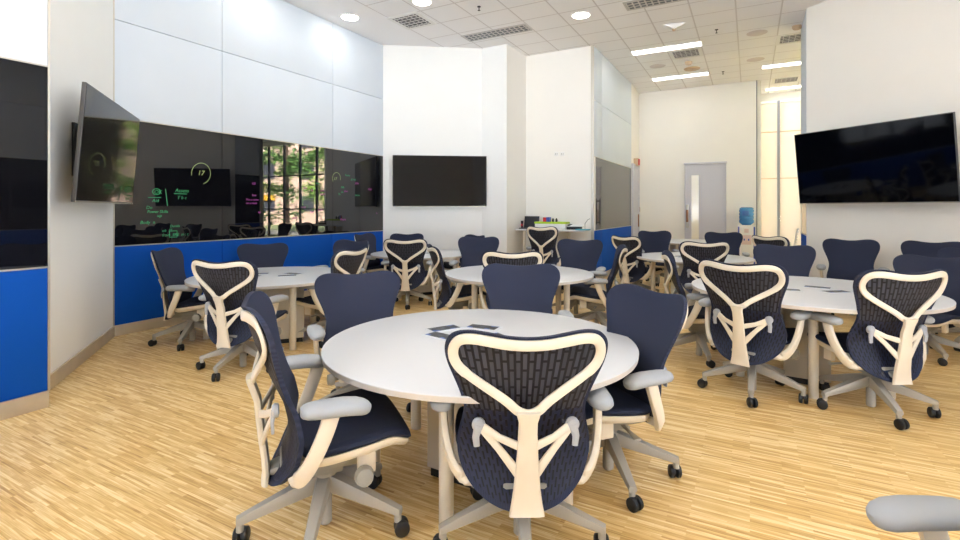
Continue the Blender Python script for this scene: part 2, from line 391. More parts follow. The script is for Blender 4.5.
# right-hand angled wall and its return
wall('wall_right', R0, R1, 1, M['cream_wall'], th=.14)
baseboard('baseboard_right', R0, R1, 1)
R3 = R0+Vector((SA, CA))*1.0
wR, _b = panel_wall('right_return', R0, R3, -1, [], ['narrow black glass strip at the edge of the right wall beside the window'], 'right edge glass strip', backing=.03, th=.1)
tag(MB().box((0, .004, 0), (.02, .2, HC), seg(R0, R3, -1)[0]).build('trim_2', M['groove']), kind='structure')
R4 = R3+Vector((CA, -SA))*8.2
wall('wall_window_alcove', R3, R4, -1, M['cream_wall'])
wR2, _b = panel_wall('right_near', R1, RW, 1, [1.95],
    ['black glass board nearest the television on the wall right of the camera', 'second black glass board right of the camera'], 'right wall glass boards')
def added_window(n, q0, q1, out, side, a, b, k):  # builds a window added behind the camera as daylight fill
    L = (q1-q0).length; mt, _ = seg(q0, q1, out); z0, z1 = .3, 4.6
    for nm, c in (('sill', (0, L, 0, z0)), ('head', (0, L, z1, HC)), ('pier', (0, a, z0, z1)), ('end', (b, L, z0, z1))):
        if c[1]-c[0] > .02: tag(MB().box((c[0], 0, c[2]), (c[1], .12, c[3]), mt).build('wall_%s_%s' % (side, nm), M['white_wall']), kind='structure')
    f = MB()
    for i in range(k+1): x = a+(b-a)*i/k; f.box((x-.03, .03, z0), (x+.03, .10, z1), mt)
    for z in (z0+.03, 1.8, 3.1, z1-.03): f.box((a, .03, z-.03), (b, .10, z+.03), mt)
    w = tag(f.build('window_%d' % n, M['mul']), kind='structure'); MB().box((a, .06, z0), (b, .065, z1), mt).build('glazing', M['clear'], w)
    d = (q1-q0).normalized(); i = -out
    return mt @ Vector(((a+b)/2, -.1, (z0+z1)/2)), b-a, z1-z0, mt.to_3x3() @ Vector((0, -1, 0))
added_win_r = added_window(4, RW, R2, 1, 'right_rear', .2, 4.2, 4)
LF = (R2-W00s).length; dF = (R2-W00s).normalized(); fa, fb = .3, 4.9
wall('wall_front', W00s+dF*fb, R2, -1, M['white_wall'], e1=.2)
wall('wall_front_sill', W00s, W00s+dF*fb, -1, M['white_wall'], z1=.5, e0=.2)
wall('wall_front_head', W00s, W00s+dF*fb, -1, M['white_wall'], z0=4.5, e0=.2)
wall('wall_front_pier', W00s, W00s+dF*fa, -1, M['white_wall'], z0=.5, z1=4.5, e0=.2)
mtF, _ = seg(W00s, W00s+dF*fb, -1); f = MB()
for i in range(6): x = fa+(fb-fa)*i/5; f.box((x-.03, .03, .5), (x+.03, .10, 4.5), mtF)
for z in (.53, 1.8, 3.1, 4.47): f.box((fa, .03, z-.03), (fb, .10, z+.03), mtF)
w3 = tag(f.build('window_3', M['mul']), kind='structure')  # window added out of view in the front wall for fill daylight
MB().box((fa, .06, .5), (fb, .065, 4.5), mtF).build('glazing', M['clear'], w3)

# window wall at the far right
BW = 16.7
def wq(a, b=BW): v = P(a, b); return Vector((v.x, v.y))
aw0, aw1, aw2, aw3 = .2, 1.35, 3.5, 9.0; ZH = 4.62
wall('wall_window_head', wq(aw0-.1), wq(aw3), 1, M['cream_wall'], z0=ZH, th=.2)
wall('wall_window_pier', wq(aw1), wq(aw2), 1, M['cream_wall'], z1=ZH, th=.2)
wall('wall_alcove_right', wq(aw3), wq(aw3, 8), 1, M['cream_wall'])
mt, L = seg(wq(aw0), wq(aw3), 1); mt_w = mt
def mull(a, b, n, m, z0, bars, name, w=.05):
    f = MB(); k = n+1
    for i in range(k): x = a+(b-a)*i/n; f.box((x-w, .02, z0), (x+w, .10, ZH), mt)
    for z in bars: f.box((a, .03, z-w*.45), (b, .09, z+w*.45), mt)
    r = tag(f.build(name, m), kind='structure')
    for i in range(n): x = a+(b-a)*i/n; y = a+(b-a)*(i+1)/n; MB().box((x+.03, .055, z0), (y-.03, .06, ZH), mt).build('glazing', M['clear'], r)
    return r
ax = rayx(778.5, wq(aw0), wq(aw3))
w1 = mull(0, aw1-aw0, 1, M['mul_pale'], 0, [.05], 'window_1')
MB().box((ax-.033, -.075, 0), (ax+.033, .06, ZH), mt).build('window_mullion', M['mul_pale'], w1)
w2 = mull(aw2-aw0, aw3-aw0, 5, M['mul'], 0, [.06, 1.5, 3.1], 'window_2')
for i, (a, b) in enumerate(((.01, ax-.034), (ax+.034, aw1-aw0-.01))):
    t = thing('roller_blind', 'cream blind lowered over the %s half of the tall window beside the water cooler' % ('left' if i == 0 else 'right'), 'blind', mt @ Vector((a, -.06, 0)), -PH, 'lowered cream window blinds')
    MB().box((0, 0, .02), (b-a, .006, ZH-.05)).build('cloth', M['blind'], t)
    MB().sweep([(0, .003, ZH-.05), (b-a, .003, ZH-.05)], (.03, .03)).build('roller_tube', M['white_plastic'], t)
    for z in (3.72, 2.38): MB().box((0, -.004, z-.012), (b-a, .01, z+.012)).build('hem_bar', M['tan'], t)

# ------------------------------------------------------------------ writing on the left boards
def text_mesh(body, size):
    cu = bpy.data.curves.new('t', 'FONT'); cu.body = body; cu.size = size; cu.extrude = .0006; cu.offset = -.004*size; cu.shear = .2; cu.resolution_u = 3
    o = bpy.data.objects.new('t', cu); COL.objects.link(o)
    dg = bpy.context.evaluated_depsgraph_get(); dg.update()
    me = bpy.data.meshes.new_from_object(o.evaluated_get(dg)); bpy.data.objects.remove(o); bpy.data.curves.remove(cu); return me
def on_wall(px, py, q0, q1):          # where a pixel of the photograph meets the wall plane: distance along, height
    s = rayx(px, q0, q1); d = (q0+(q1-q0).normalized()*s).y; return s, H-(py-HZ)/F*d
mtL, LL = seg(C1, C2, 1)
bd = [b[0] for b in bL]
def board_for(s): return bd[0] if s < 1.37 else (bd[1] if s < 3.5 else bd[2])
def write(body, px, py, hpx, ink):
    s, z = on_wall(px, py, C1, C2); d = (C1+(C2-C1).normalized()*s).y; h = hpx/F*d*.88
    me = text_mesh(body, h*1.3); me.materials.append(M[ink])
    o = bpy.data.objects.new('handwriting', me); COL.objects.link(o); o.parent = board_for(s)
    # text x runs along the wall, text y up, facing the room
    mm = mtL @ T(s, .0005, z) @ RX(PI/2); o.matrix_local = mm
def stroke(pts, ink, name='handwriting', w=.0036):
    q = []
    for px, py in pts: s, z = on_wall(px, py, C1, C2); q.append(mtL @ Vector((s, .0, z)))
    MB().sweep(q, (w, .0012) if False else (w, w*.25), up=(CA, -SA, 0), n=6).build(name, M[ink], board_for(s))
write('17', 197.5, 175, 6, 'yellow_ink')
stroke([(201+9.5*math.cos(a), 173.5+10.5*math.sin(a)) for a in [math.radians(170+14*i) for i in range(20)]], 'yellow_ink')
write('Assess', 175, 192, 4.5, 'green_ink'); stroke([(174, 193.6), (187, 194)], 'green_ink', w=.0036); write('T b c', 177, 199, 4, 'green_ink')
write('OK', 154, 193.5, 4.5, 'green_ink'); stroke([(156.5+4*math.cos(a), 191.7+3*math.sin(a)) for a in [2*PI*i/14 for i in range(15)]], 'green_ink', w=.0036)
stroke([(148, 197.5), (161, 197.5)], 'green_ink', w=.0036); write('Aid', 152, 202, 4, 'green_ink'); stroke([(165.5, 189), (167.5, 206)], 'green_ink', w=.0036)
write('Do', 146, 209, 4, 'green_ink'); write('Power Skills', 147, 213, 3.6, 'green_ink'); write('up', 157, 217, 4, 'green_ink'); write('Body  n', 140, 224, 4, 'green_ink')
write('Details', 170, 227.3, 3, 'green_ink'); write('ok  IT', 162, 232, 3.5, 'green_ink'); write('from  BRE  m : t', 162, 236.5, 3.5, 'green_ink')
stroke([(169.5, 231), (177, 230.8), (177, 237), (169.5, 237.2), (169.5, 231)], 'green_ink', w=.004)
for body, x, y in (('KB', 252, 184.5), ('bee', 252, 196), ('Put a name', 246, 200.5), ('on a note', 246, 204), ('up', 258, 213), ('sort', 303, 189), ('by', 311, 191), ('next', 320, 191.5), ('team', 320, 195), ('note', 301, 208), ('low', 310, 213), ('bees', 318, 211), ('start', 292, 219), ('Hours', 340, 220.5), ('plan', 344, 192), ('jobs', 355, 184), ('days', 368, 190), ('v :', 376, 214)):
    write(body, x, y, 2.8, 'pink_ink')
for body, x, y in (('Focus', 345, 176), ('group', 351, 180), ('To', 338, 195), ('do', 341, 193), ('line', 316, 184), ('tick', 341, 188), ('more', 355, 196)):
    write(body, x, y, 2.6, 'green_ink')
write('17', 333.8, 180, 3.6, 'yellow_ink')  # this mark and its circle are a reflection drawn in as ink
stroke([(336.5+4*math.cos(a), 178.5+6*math.sin(a)) for a in [math.radians(150+14*i) for i in range(17)]], 'yellow_ink', w=.0036)

# ------------------------------------------------------------------ chairs
YC = [(.24,-.262),(.27,-.235),(.31,-.205),(.40,-.165),(.50,-.160),(.60,-.185),(.72,-.245),(.85,-.30),(.95,-.335),(1.05,-.365)]
def yb(x, z): return interp(YC, z)+.085*(abs(x)/.33)**2.2*(.35+.65*min(1, max(0, (z-.3)/.4)))
U = .001805
def op(x, y): return (x*U, 1.02-(y-68)*U)       # outline units to metres
half = [(0,82),(45,79),(90,71),(128,68),(160,75),(178,92),(184,115),(180,145),(166,180),(152,215),(143,245),(140,268),(146,300),(154,330),(158,358),(154,390),(142,420),(120,447),(88,470),(46,484),(0,489)]
def mirror(h): return [op(*p) for p in h]+[op(-x, y) for x, y in h[-2:0:-1]]
OUT = smooth_closed([Vector(p+(0,)) for p in mirror(half)], 2)
OUT = [(p[0], p[1]) for p in OUT]
def inside_shell(mb, outline, off0, off1, c=(0, .66), rings=9, grow=1.0, lip=None):
    """closed sheet following the back surface between two offsets"""
    n = len(outline); vs = []; fs = []
    for side, off in ((0, off0), (1, off1)):
        for k in range(1, rings+1):
            t = k/rings
            for (x, z) in outline:
                xx = x*t*grow; zz = c[1]+(z-c[1])*t*grow
                o = off if k < rings else (off0+off1)/2+(off-(off0+off1)/2)*.35
                if k == rings and lip is not None: o = lip if side == 0 else off1*.7
                vs.append((xx, yb(xx, zz)+o, zz))
        vs.append((0, yb(0, c[1])+off, c[1]))
    S = rings*n+1
    for s in (0, 1):
        for k in range(rings-1):
            for i in range(n): j = (i+1) % n; fs.append([s*S+k*n+i, s*S+k*n+j, s*S+(k+1)*n+j, s*S+(k+1)*n+i])
        for i in range(n): fs.append([s*S+S-1, s*S+i, s*S+(i+1) % n])
    k = (rings-1)*n
    for i in range(n): j = (i+1) % n; fs.append([k+i, k+j, S+k+j, S+k+i])
    return mb.add(vs, fs)

def make_chair():
    root = thing('task_chair', 'x', 'chair')
    # base
    hub = MB().lathe([(.036,.155),(.05,.165),(.055,.21),(.05,.245),(.034,.25)], 20); hub.build('base_hub', M['grey_base'], root)
    MB().lathe([(.024,.012),(.031,.02),(.031,.16),(.026,.17),(.026,.30)], 18).build('gas_column', M['grey_base'], root)
    for k in range(5):
        a = PI*1.5+2*PI*k/5; R = RZ(a-PI/2)     # local +Y radial
        lg = MB(); pts = []
        N = 7
        for i in range(N):
            t = i/(N-1); y = .03+.35*t; w = .036-.014*t; zt = .238-.118*t**1.05; zb = .165-.075*t
            pts.append((y, w, zb, zt))
        vs = []; fs = []
        for y, w, z0, z1 in pts:
            vs += [(-w*.8, y, z0), (w*.8, y, z0), (w, y, z1-.016), (w*.75, y, z1), (-w*.75, y, z1), (-w, y, z1-.016)]
        for i in range(N-1):
            for j in range(6): fs.append([i*6+j, i*6+(j+1) % 6, (i+1)*6+(j+1) % 6, (i+1)*6+j])
        fs += [list(range(6))[::-1], [(N-1)*6+j for j in range(6)]]
        lg.add([R @ Vector(v) for v in vs], fs)
        lg.lathe([(.017,.062),(.017,.115)], 10, R @ T(0, .365, 0))
        L_ = lg.build('base_leg', M['grey_base'], root)
        cs = MB(); sw = R @ T(0, .365, 0) @ RZ(k*1.3+.5)
        for s in (-1, 1):
            cs.lathe([(.026,0),(.034,.004),(.035,.010),(.034,.022),(.027,.027)], 18, sw @ T(s*.004 if s > 0 else -.004, .018, .035) @ RY(s*PI/2))
        cs.box((-.012, .0, .035), (.012, .03, .068), sw)
        cs.build('caster', M['black'], L_)
    # mechanism
    MB().box((-.095,-.20,.285),(.095,.16,.35)).box((-.055,-.10,.245),(.055,.08,.29)).box((-.16,-.08,.325),(.16,.10,.362)).build('tilt_mechanism', M['dark_grey'], root, bevel=.015)
    kb = MB().lathe([(.012,0),(.012,.09),(.036,.095),(.043,.115),(.036,.14),(.01,.145)], 16, T(.15,.14,.315) @ RY(PI/2)); kb.build('tension_knob', M['dark_grey'], root)
    MB().sweep([(-.1,.0,.32),(-.22,.02,.315),(-.30,.03,.31)], [(.008,.008),(.01,.007),(.022,.006)]).build('height_lever', M['dark_grey'], root)
    # seat
    so = smooth_closed([Vector(p) for p in ((-.23,-.115,0),(-.29,-.06,0),(-.305,.1,0),(-.295,.27,0),(-.24,.36,0),(-.1,.385,0),(.1,.385,0),(.24,.36,0),(.295,.27,0),(.305,.1,0),(.29,-.06,0),(.23,-.115,0),(.12,-.125,0),(-.12,-.125,0))], 2)
    def zs(x, y): return .428+.05*max(0, min(1, (y+.15)/.4))**1.2+.012*(abs(x)/.3)**2-.075*max(0, (y-.24)/.145)**2
    def pad(mb, g0, prof, zf):
        n = len(so); vs = []; fs = []
        for sc_, dz in prof:
            for q in so: x = q[0]*sc_*g0; y = .08+(q[1]-.08)*sc_*g0; vs.append((x, y, zf(x, y)+dz))
        for k in range(len(prof)-1):
            for i in range(n): j = (i+1) % n; fs.append([k*n+i, k*n+j, (k+1)*n+j, (k+1)*n+i])
        fs += [list(range(n))[::-1], [(len(prof)-1)*n+i for i in range(n)]]
        return mb.add(vs, fs)
    pad(MB(), 1, [(.3,-.03),(.9,-.03),(.97,-.026),(1,-.013),(.985,0),(.94,.008),(.8,.004),(.6,0),(.4,-.002),(.2,-.003)], zs).build('seat', M['navy'], root)
    pad(MB(), .965, [(.5,-.075),(.86,-.078),(.96,-.066),(1,-.045),(1,-.030),(.9,-.028),(.4,-.028)], zs).build('seat_frame', M['frame_cream'], root)
    for s in (-1, 1): MB().box((s*.2-.018,.12,.30),(s*.2+.018,.20,.42)).build('seat_bracket', M['frame_cream'], root, bevel=.008)
    # arms
    for s in (-1, 1):
        pth = smooth_open([(s*.20,-.14,.345),(s*.275,-.13,.345),(s*.325,-.085,.42),(s*.35,-.03,.54),(s*.352,.0,.635)], 2)
        n = len(pth)
        po = MB().sweep(pth, [(.036-.004*math.sin(PI*i/(n-1)), .019) for i in range(n)], up=(s,0,.3), n=12, p=3)
        o = po.build('armrest_post', M['frame_cream'], root)
        ap = MB(); ys = [-.128,-.126,-.118,-.10,-.07,-.02,.04,.09,.12,.138,.148,.150]; ws = [.008,.022,.038,.050,.056,.059,.060,.058,.051,.038,.022,.008]
        ap.sweep([(s*(.352+.012*(y+.15)), y, .642-.022*max(0, (y-.04)/.11)**2) for y in ys], [(w, .003+.029*(w/.06)**.8) for w in ws], n=20, p=2.2)
        ap.build('armrest_pad', M['pad_grey'], o)
    # back
    sh = MB(); inside_shell(sh, OUT, -.004, .004, grow=.992)
    sh.mi = [0 if sum(sh.v[i].z for i in f)/len(f) > .66 else 1 for f in sh.f]
    sh.build('backrest_shell', [M['back_slots'], M['back_lower']], root)
    fb = MB(); inside_shell(fb, OUT, .002, .017, grow=1.012, rings=14, lip=-.009); fb.build('backrest_fabric', M['back_fabric'], root)
    def yr(x, z, o=-.012): return yb(x, z)+o
    ringh = [(0,97),(45,95),(90,88),(126,84),(152,88),(166,101),(171,121),(167,141),(154,160),(126,180),(84,205),(44,229),(24,247),(0,254)]
    rp = smooth_closed([Vector((p[0]*.975, p[1], 0)) for p in mirror(ringh)], 2)
    ring = MB(); zmin = op(0,252)[1]; zmax = op(0,79)[1]
    ring.sweep([(p[0], yr(p[0], p[1], -.011-.075*max(0, min(1, (.885-p[1])/.185))**1.3*max(0, 1-abs(p[0])/.30)), p[1]) for p in rp], [(.0215 if p[1] > .84 else .019, .010) for p in rp], up=(0,-1,0), n=12, closed=True, p=3)
    # spine
    sp = [(.70,.05,-.090),(.685,.046,-.095),(.655,.038,-.100),(.60,.039,-.108),(.52,.043,-.120),(.44,.049,-.112),(.36,.056,-.080),(.30,.064,-.045),(.262,.072,-.018),(.252,.073,-.012)]
    ring.sweep([(0, yb(0, z)+o, z) for z, w, o in sp], [(w, .017) for z, w, o in sp], up=(0,-1,0), n=12, p=3.5)
    ring.build('back_frame', M['frame_cream'], root)
    for s in (-1, 1):
        lm = MB()
        e_ = Vector((s*.195, yb(.195,.605)-.05, .608))
        a_ = Vector((s*.03, yb(0,.545)-.112, .545)); b_ = Vector((s*.035, yb(0,.43)-.108, .43))
        lm.sweep([a_, (a_+e_)/2+Vector((0,-.004,-.008)), e_], [(.018,.010),(.0155,.009),(.018,.010)], up=(0,-1,0), n=10)
        lm.sweep([b_, (b_+e_)/2+Vector((0,-.004,.004)), e_], [(.021,.010),(.0155,.009),(.018,.010)], up=(0,-1,0), n=10)
        o = lm.build('lumbar_arm', M['frame_cream'], root)
        lv = MB(); lv.lathe([(.014,0),(.027,.004),(.029,.02),(.021,.03)], 14, T(*e_) @ T(0,.012,0) @ RX(PI/2))
        lv.sweep([e_+Vector((0,-.012,0)), e_+Vector((s*.012,-.016,-.045)), e_+Vector((s*.008,-.014,-.085))], [(.019,.009),(.015,.008),(.013,.007)], up=(0,-1,0), n=10)
        lv.build('lumbar_lever', M['lever_grey'], o)
    # rear tie from mechanism to spine
    MB().sweep([(0,-.17,.315),(0,-.23,.30),(0,yb(0,.30)-.03,.295)], [(.06,.02),(.055,.02),(.05,.015)], n=12, p=3).build('back_bracket', M['dark_grey'], root)
    return root
def copy_tree(o, parent=None):
    c = o.copy(); COL.objects.link(c)
    if parent: c.parent = parent
    for ch in list(o.children): copy_tree(ch, c)
    return c
proto = make_chair(); state = {'first': True}
BASE = {(-.735, 2.36): -12, (.735, 2.85): -86, (2.24, 4.09): -120, (2.95, 3.75): -104, (-2.24, 4.70): -100, (-3.25, 5.62): -78, (.185, 2.28): -90}
def chair(x, y, fx, fy, label, group, z=1.03, lift=0, far_pad=0):
    if state['first']: o = proto; state['first'] = False
    else: o = copy_tree(proto)
    o.location = (x, y, lift); o.rotation_euler = (0, 0, math.atan2(-fx, fy)); o.scale = (1, 1, z)
    o['label'] = label; o['category'] = 'chair'; o['group'] = group
    if (x, y) in BASE: br = math.radians(BASE[(x, y)]+90)-math.atan2(-fx, fy)      # the swivel base turns on its own
    else: br = random.uniform(0, 2*PI/5)
    for ch in o.children:
        if ch.name.startswith('base_leg'): ch.rotation_euler = (0, 0, br)
        if far_pad and ch.name.startswith('armrest_post') and ch.data.vertices[0].co.x < 0:   # sliding arm pad pushed back
            for g in ch.children: g.location.y = far_pad
    return o
G = 'navy and cream task chairs around the %s table'
g = G % 'nearest'
chair(.185, 2.28, -.02, 1, 'navy task chair with cream back frame to the camera at the nearest table', g, 1.0)
chair(-.735, 2.36, .925, .38, 'navy task chair seen side-on at the left of the nearest table', g, 1.07, far_pad=-.12)
chair(.735, 2.85, -.93, -.36, 'navy task chair at the right of the nearest table, facing left', g, 1.0)
chair(-.86, 3.72, .42, -.9, 'navy task chair at the far left of the nearest table, smooth front of back showing', g, .97)
chair(.335, 4.02, -.06, -1, 'navy task chair directly across the nearest table, facing the camera', g, 1.0)
g = G % 'middle'
chair(.36, 5.62, .05, 1, 'cream-framed task chair just behind the chair across the nearest table, facing away', g)
chair(-.30, 6.22, .98, .22, 'task chair seen side-on at the left edge of the middle table', g)
chair(-.06, 7.75, -.15, -.99, 'navy task chair pulled back behind the left of the middle table', g)
chair(1.36, 7.05, -.4, -.9, 'navy task chair behind the right of the middle table in front of the cream alcove', g)
chair(1.44, 6.12, -.97, .24, 'task chair seen side-on at the right edge of the middle table, cream frame outlined', g)
g = G % 'left'
chair(-2.24, 4.70, .22, .97, 'cream-framed task chair at the front of the left table, back to the camera', g)
chair(-3.25, 5.62, .98, .17, 'navy task chair at the left end of the left table beside the blue wall', g)
chair(-2.98, 6.80, .35, -.93, 'navy task chair behind the left table against the blue wall', g, .99)
chair(-1.72, 5.74, -.95, .31, 'cream-framed task chair turned away at the right of the left table', g)
chair(-1.98, 6.92, -.5, -.85, 'navy task chair behind the right side of the left table', g)
g = G % 'back'
chair(-1.84, 8.95, .95, -.3, 'navy task chair left of the back table beside the corner of the blue wall', g)
chair(-1.13, 7.78, 0, 1, 'cream-framed task chair at the front of the back table below the wall television', g)
chair(-1.44, 9.62, .05, -1, 'navy task chair behind the back table against the wall below the television', g, .99)
chair(-.32, 9.60, -.8, -.6, 'navy task chair right of the back table, only its top showing', g, .97)
g = G % 'passage'
chair(2.68, 8.48, .86, .5, 'cream-framed task chair at the left of the passage table in front of the blue dado', g)
chair(3.57, 9.95, -.05, -1, 'navy task chair behind the passage table facing the camera', g)
chair(3.17, 7.18, .16, .98, 'cream-framed task chair at the front of the passage table, back to the camera', g)
chair(4.62, 9.38, -.35, -.93, 'navy task chair in front of the water cooler', g)
chair(5.10, 8.45, .92, .39, 'cream-framed task chair turned away in front of the tall blinds', g)
g = G % 'right'
chair(2.23, 5.06, .94, -.36, 'navy task chair seen side-on at the left of the right table', g)
chair(2.24, 4.09, .74, .67, 'cream-framed task chair at the front left of the right table, back to the camera', g, 1.07)
chair(3.66, 5.98, -.5, -.86, 'navy task chair behind the right table, ribbed back facing the camera', g)
chair(2.95, 3.75, -.06, 1, 'cream-framed task chair at the front right of the right table, back to the camera', g, 1.06)
chair(4.56, 5.10, -.84, -.54, 'navy task chair just behind the cream-framed chair at the right table', g, .98)
g = 'navy task chairs along the right wall'
chair(5.22, 6.98, -.55, -.83, 'navy task chair with both grey arms showing, standing below the right television', g, 1.04)
chair(5.72, 6.2, -.55, -.83, 'navy task chair standing against the right wall below the right end of the television', g, 1.06)
chair(5.37, 5.36, -.7, -.72, 'navy task chair cut by the right edge of the photo behind the right table', g)
tag(chair(1.235, 1.02, -1, .0, 'chair at the bottom right corner of which only one grey armrest shows', 'task chair at the bottom right corner'))
stool = chair(1.27, 9.55, .45, .9, 'raised cream-framed task chair at the high alcove desk', 'raised task chair at the alcove desk', lift=.0)
stool.scale = (.93, .93, 1.155)

# ------------------------------------------------------------------ round tables
def round_table(x, y, R, zt, legs, lr, ped_a, label, cards, ca, ped=(0, 0, .30, .17)):
    t = thing('round_table', label, 'table', (x, y, 0), 0, 'round white tables')
    n = 96
    MB().lathe([(R-.010, zt-.034),(R-.002, zt-.030),(R, zt-.004)], n).build('edge_band', M['table_edge'], t)
    MB().lathe([(R-.012, zt-.032),(R+.0005, zt-.0041),(R-.001, zt-.001),(R-.004, zt)], n, None).build('tabletop', M['table_top'], t)
    for a in legs:
        c, s = math.cos(math.radians(a))*lr, math.sin(math.radians(a))*lr
        MB().lathe([(.033,0),(.036,.004),(.036,zt-.05),(.05,zt-.045),(.05,zt-.033)], 20, T(c, s, 0)).build('leg', M['table_leg'], t)
    pm = T(ped[0], ped[1], 0) @ RZ(math.radians(ped_a)); pw, pd = ped[2:]
    p = MB().box((-pw,-pd,.05),(pw,pd,zt-.034), pm).build('pedestal', M['pedestal'], t, bevel=.006)
    MB().box((-pw+.015,-pd+.015,0),(pw-.015,pd-.015,.05), pm).build('plinth', M['black'], p)
    for i, (dx, dy, rot) in enumerate(cards):
        c = thing('picture_card', 'x', 'card', (x+dx, y+dy, zt), math.radians(rot), 'picture cards on the '+ca+' table')
        c['label'] = '%s picture card lying on the %s table' % (['left rear', 'left front', 'right rear', 'right front'][i], ca)
        MB().box((-.115,-.06,0),(.115,.06,.004)).build('card_sheet', M['card_edge'], c)
        MB().box((-.098,-.046,.003),(.098,.046,.0052)).build('picture', M['card_pic'], c)
    return t
hexa = lambda a0: [a0+60*i for i in range(6)]
X4 = lambda dx, dy: [(dx-.17, dy+.10, 30), (dx-.17, dy-.1, -32), (dx+.17, dy+.12, -32), (dx+.17, dy-.12, 30)]
round_table(0, 2.97, .905, .72, hexa(-165), .62, 60, 'white round table nearest the camera with cream edge', [(-.235, .27, 34), (-.235, .075, -40), (.02, .30, -24), (.05, .06, 30)], 'nearest')
round_table(.475, 6.10, .90, .72, hexa(-150), .62, 60, 'white round table in the middle, half hidden behind the nearest table', X4(0, 0), 'middle')
round_table(-2.45, 5.86, .89, .72, hexa(-51), .72, 22, 'white round table on the left in front of the blue wall', [(-.2,.12,10),(-.2,-.1,0),(.2,.12,-25),(.2,-.06,22)], 'left', (.15,-.11,.24,.24))
round_table(-1.03, 8.8, .887, .72, hexa(-60), .62, 30, 'white round table at the back below the middle television', [(-.15,.1,10),(-.15,-.1,0),(.15,.1,-25),(.15,-.1,22)], 'back')
round_table(2.954, 4.477, .965, .78, hexa(-120), .61, 55, 'white round table on the right with its grey leg in front', [(-.22,.16,-25),(-.22,-.05,-25),(.14,.08,-40),(.14,-.16,10)], 'right')
round_table(3.47, 8.10, .887, .72, hexa(-70), .62, 20, 'white round table by the passage in front of the sliding door', X4(0, 0), 'passage')
round_table(4.75, 11.5, .887, .76, hexa(-70), .62, 20, 'white round table furthest away by the sliding door', [], 'furthest')

# ------------------------------------------------------------------ televisions
def television(q0, q1, out, xc, zc, w, h, off, tilt, label, grp='wall televisions'):
    mt, L = seg(q0, q1, out)
    base = mt @ Vector((xc, -off, zc)); d = (mt @ Vector((1,0,0)) - mt @ Vector((0,0,0)))
    t = thing('television', label, 'television', base, math.atan2(d.y, d.x), grp)
    s = -1 if out > 0 else 1           # room side in local y
    # local frame: x along the wall; room side is y<0 when out>0 (frame is right-handed there)
    tm = RX(s*-tilt*(-1 if s > 0 else -1)) if False else RX(tilt*s*-1)
    y0, y1 = (0, .032) if s < 0 else (-.032, 0)
    f = -1 if s < 0 else 1
    B = .011
    fr = MB(); fr.box((-w/2, y0, -h/2), (w/2, y1, h/2), tm); fr.build('housing', M['tv_body'], t, bevel=.006)
    ys = (-.003, .0) if s < 0 else (0, .003)
    MB().box((-w/2+B, ys[0], -h/2+B*1.6), (w/2-B, ys[1], h/2-B), tm).build('screen', M['tv_screen'], t)
    MB().box((-w/2, ys[0]-.002, -h/2), (w/2, ys[1]+.002, -h/2+B*1.2), tm).build('lower_trim', M['alu'], t)
    b = MB(); yo = -f*(off-.015); ym = -f*.05
    b.box((-.22, min(ym, yo), -.16), (-.14, max(ym, yo), -.10)); b.box((-.22, min(ym, yo), .10), (-.14, max(ym, yo), .16)); b.box((.14, min(ym, yo), -.16), (.22, max(ym, yo), -.10)); b.box((.14, min(ym, yo), .10), (.22, max(ym, yo), .16))
    b.box((-.3, yo-.012, -.25), (.3, yo+.012, .25))
    b.build('wall_bracket', M['black'], t, bevel=.004)
    return t
a = C0-Vector((C1-C0))*.12; sh0 = (C0-a).length
television(a, C1, 1, sh0+.85, 2.055, 1.86, 1.0, .25, .075, 'tilted television on the white angled wall at the left, reflecting trees')
xm = (rayx(393, C2, P3)+rayx(486, C2, P3))/2
television(C2, P3, 1, xm, 2.07, 1.92, 1.05, .10, .0, 'flat black television in the middle of the back wall')
television(R0, R1, 1, 1.09, 2.145, 2.08, 1.14, .30, .12, 'large tilted black television on the right wall')

# ------------------------------------------------------------------ alcove desk and things on it
d_ = (P6-P5).normalized(); nrm = Vector((-d_.y, d_.x))*-1
def desk_pt(px, off, z): # a point off metres in front of the alcove wall at picture column px
    q0, q1 = P5+nrm*off, P6+nrm*off; s = rayx(px, q0, q1); v = q0+d_*s; return (v.x, v.y, z)
ZD = 1.085; da = math.atan2(d_.y, d_.x)
t = thing('high_desk', 'high white desk with a rounded right end along the cream alcove wall', 'desk', (P5.x, P5.y, 0), da)
Ld = (P6-P5).length
poly = [(.02,-.012),(.02,-.62),(Ld*.55,-.70)]+[(Ld*.62+math.sin(q)*.50, -.40-math.cos(q)*.30) for q in [PI*i/16 for i in range(0, 13)]]+[(Ld*.95,-.012)]
MB().prism(poly, ZD-.03, ZD).build('desktop', M['table_top'], t, bevel=.004)
for x, y in ((.18,-.5),(.85,-.58),(1.02,-.14),(.3,-.12)): MB().lathe([(.032,0),(.032,ZD-.03)], 16, T(x, y, 0)).build('leg', M['table_leg'], t)
def small(name, px, off, label, cat, dz=0): return thing(name, label, cat, desk_pt(px, off, ZD+dz), da)
o = small('photo_card', 520, .25, 'small colourful folded card standing at the left end of the high desk', 'card')
MB().box((-.07,-.02,0),(.07,-.012,.16), RX(-.2)).box((-.07,.012,0),(.07,.02,.16), RX(.2)).build('card_sheet', M['laptop'], o)
MB().box((-.05,-.0245,.03),(.02,-.0205,.10), RX(-.2)).build('yellow_patch', M['bshade'], o); MB().box((-.01,-.0265,.05),(.06,-.0215,.13), RX(-.2)).build('red_patch', M['red'], o)
o = small('laptop', 529, .32, 'dark open laptop standing on the high desk behind the raised chair', 'laptop')
MB().box((-.17,-.15,0),(.17,.12,.018)).build('keyboard_base', M['laptop'], o, bevel=.004); MB().box((-.17,-.006,0),(.17,.006,.25), T(0,.12,.015) @ RX(-.2)).build('screen_lid', M['laptop'], o, bevel=.004)
o = small('storage_box', 552, .28, 'long white box with a lime green lid on the high desk', 'box')
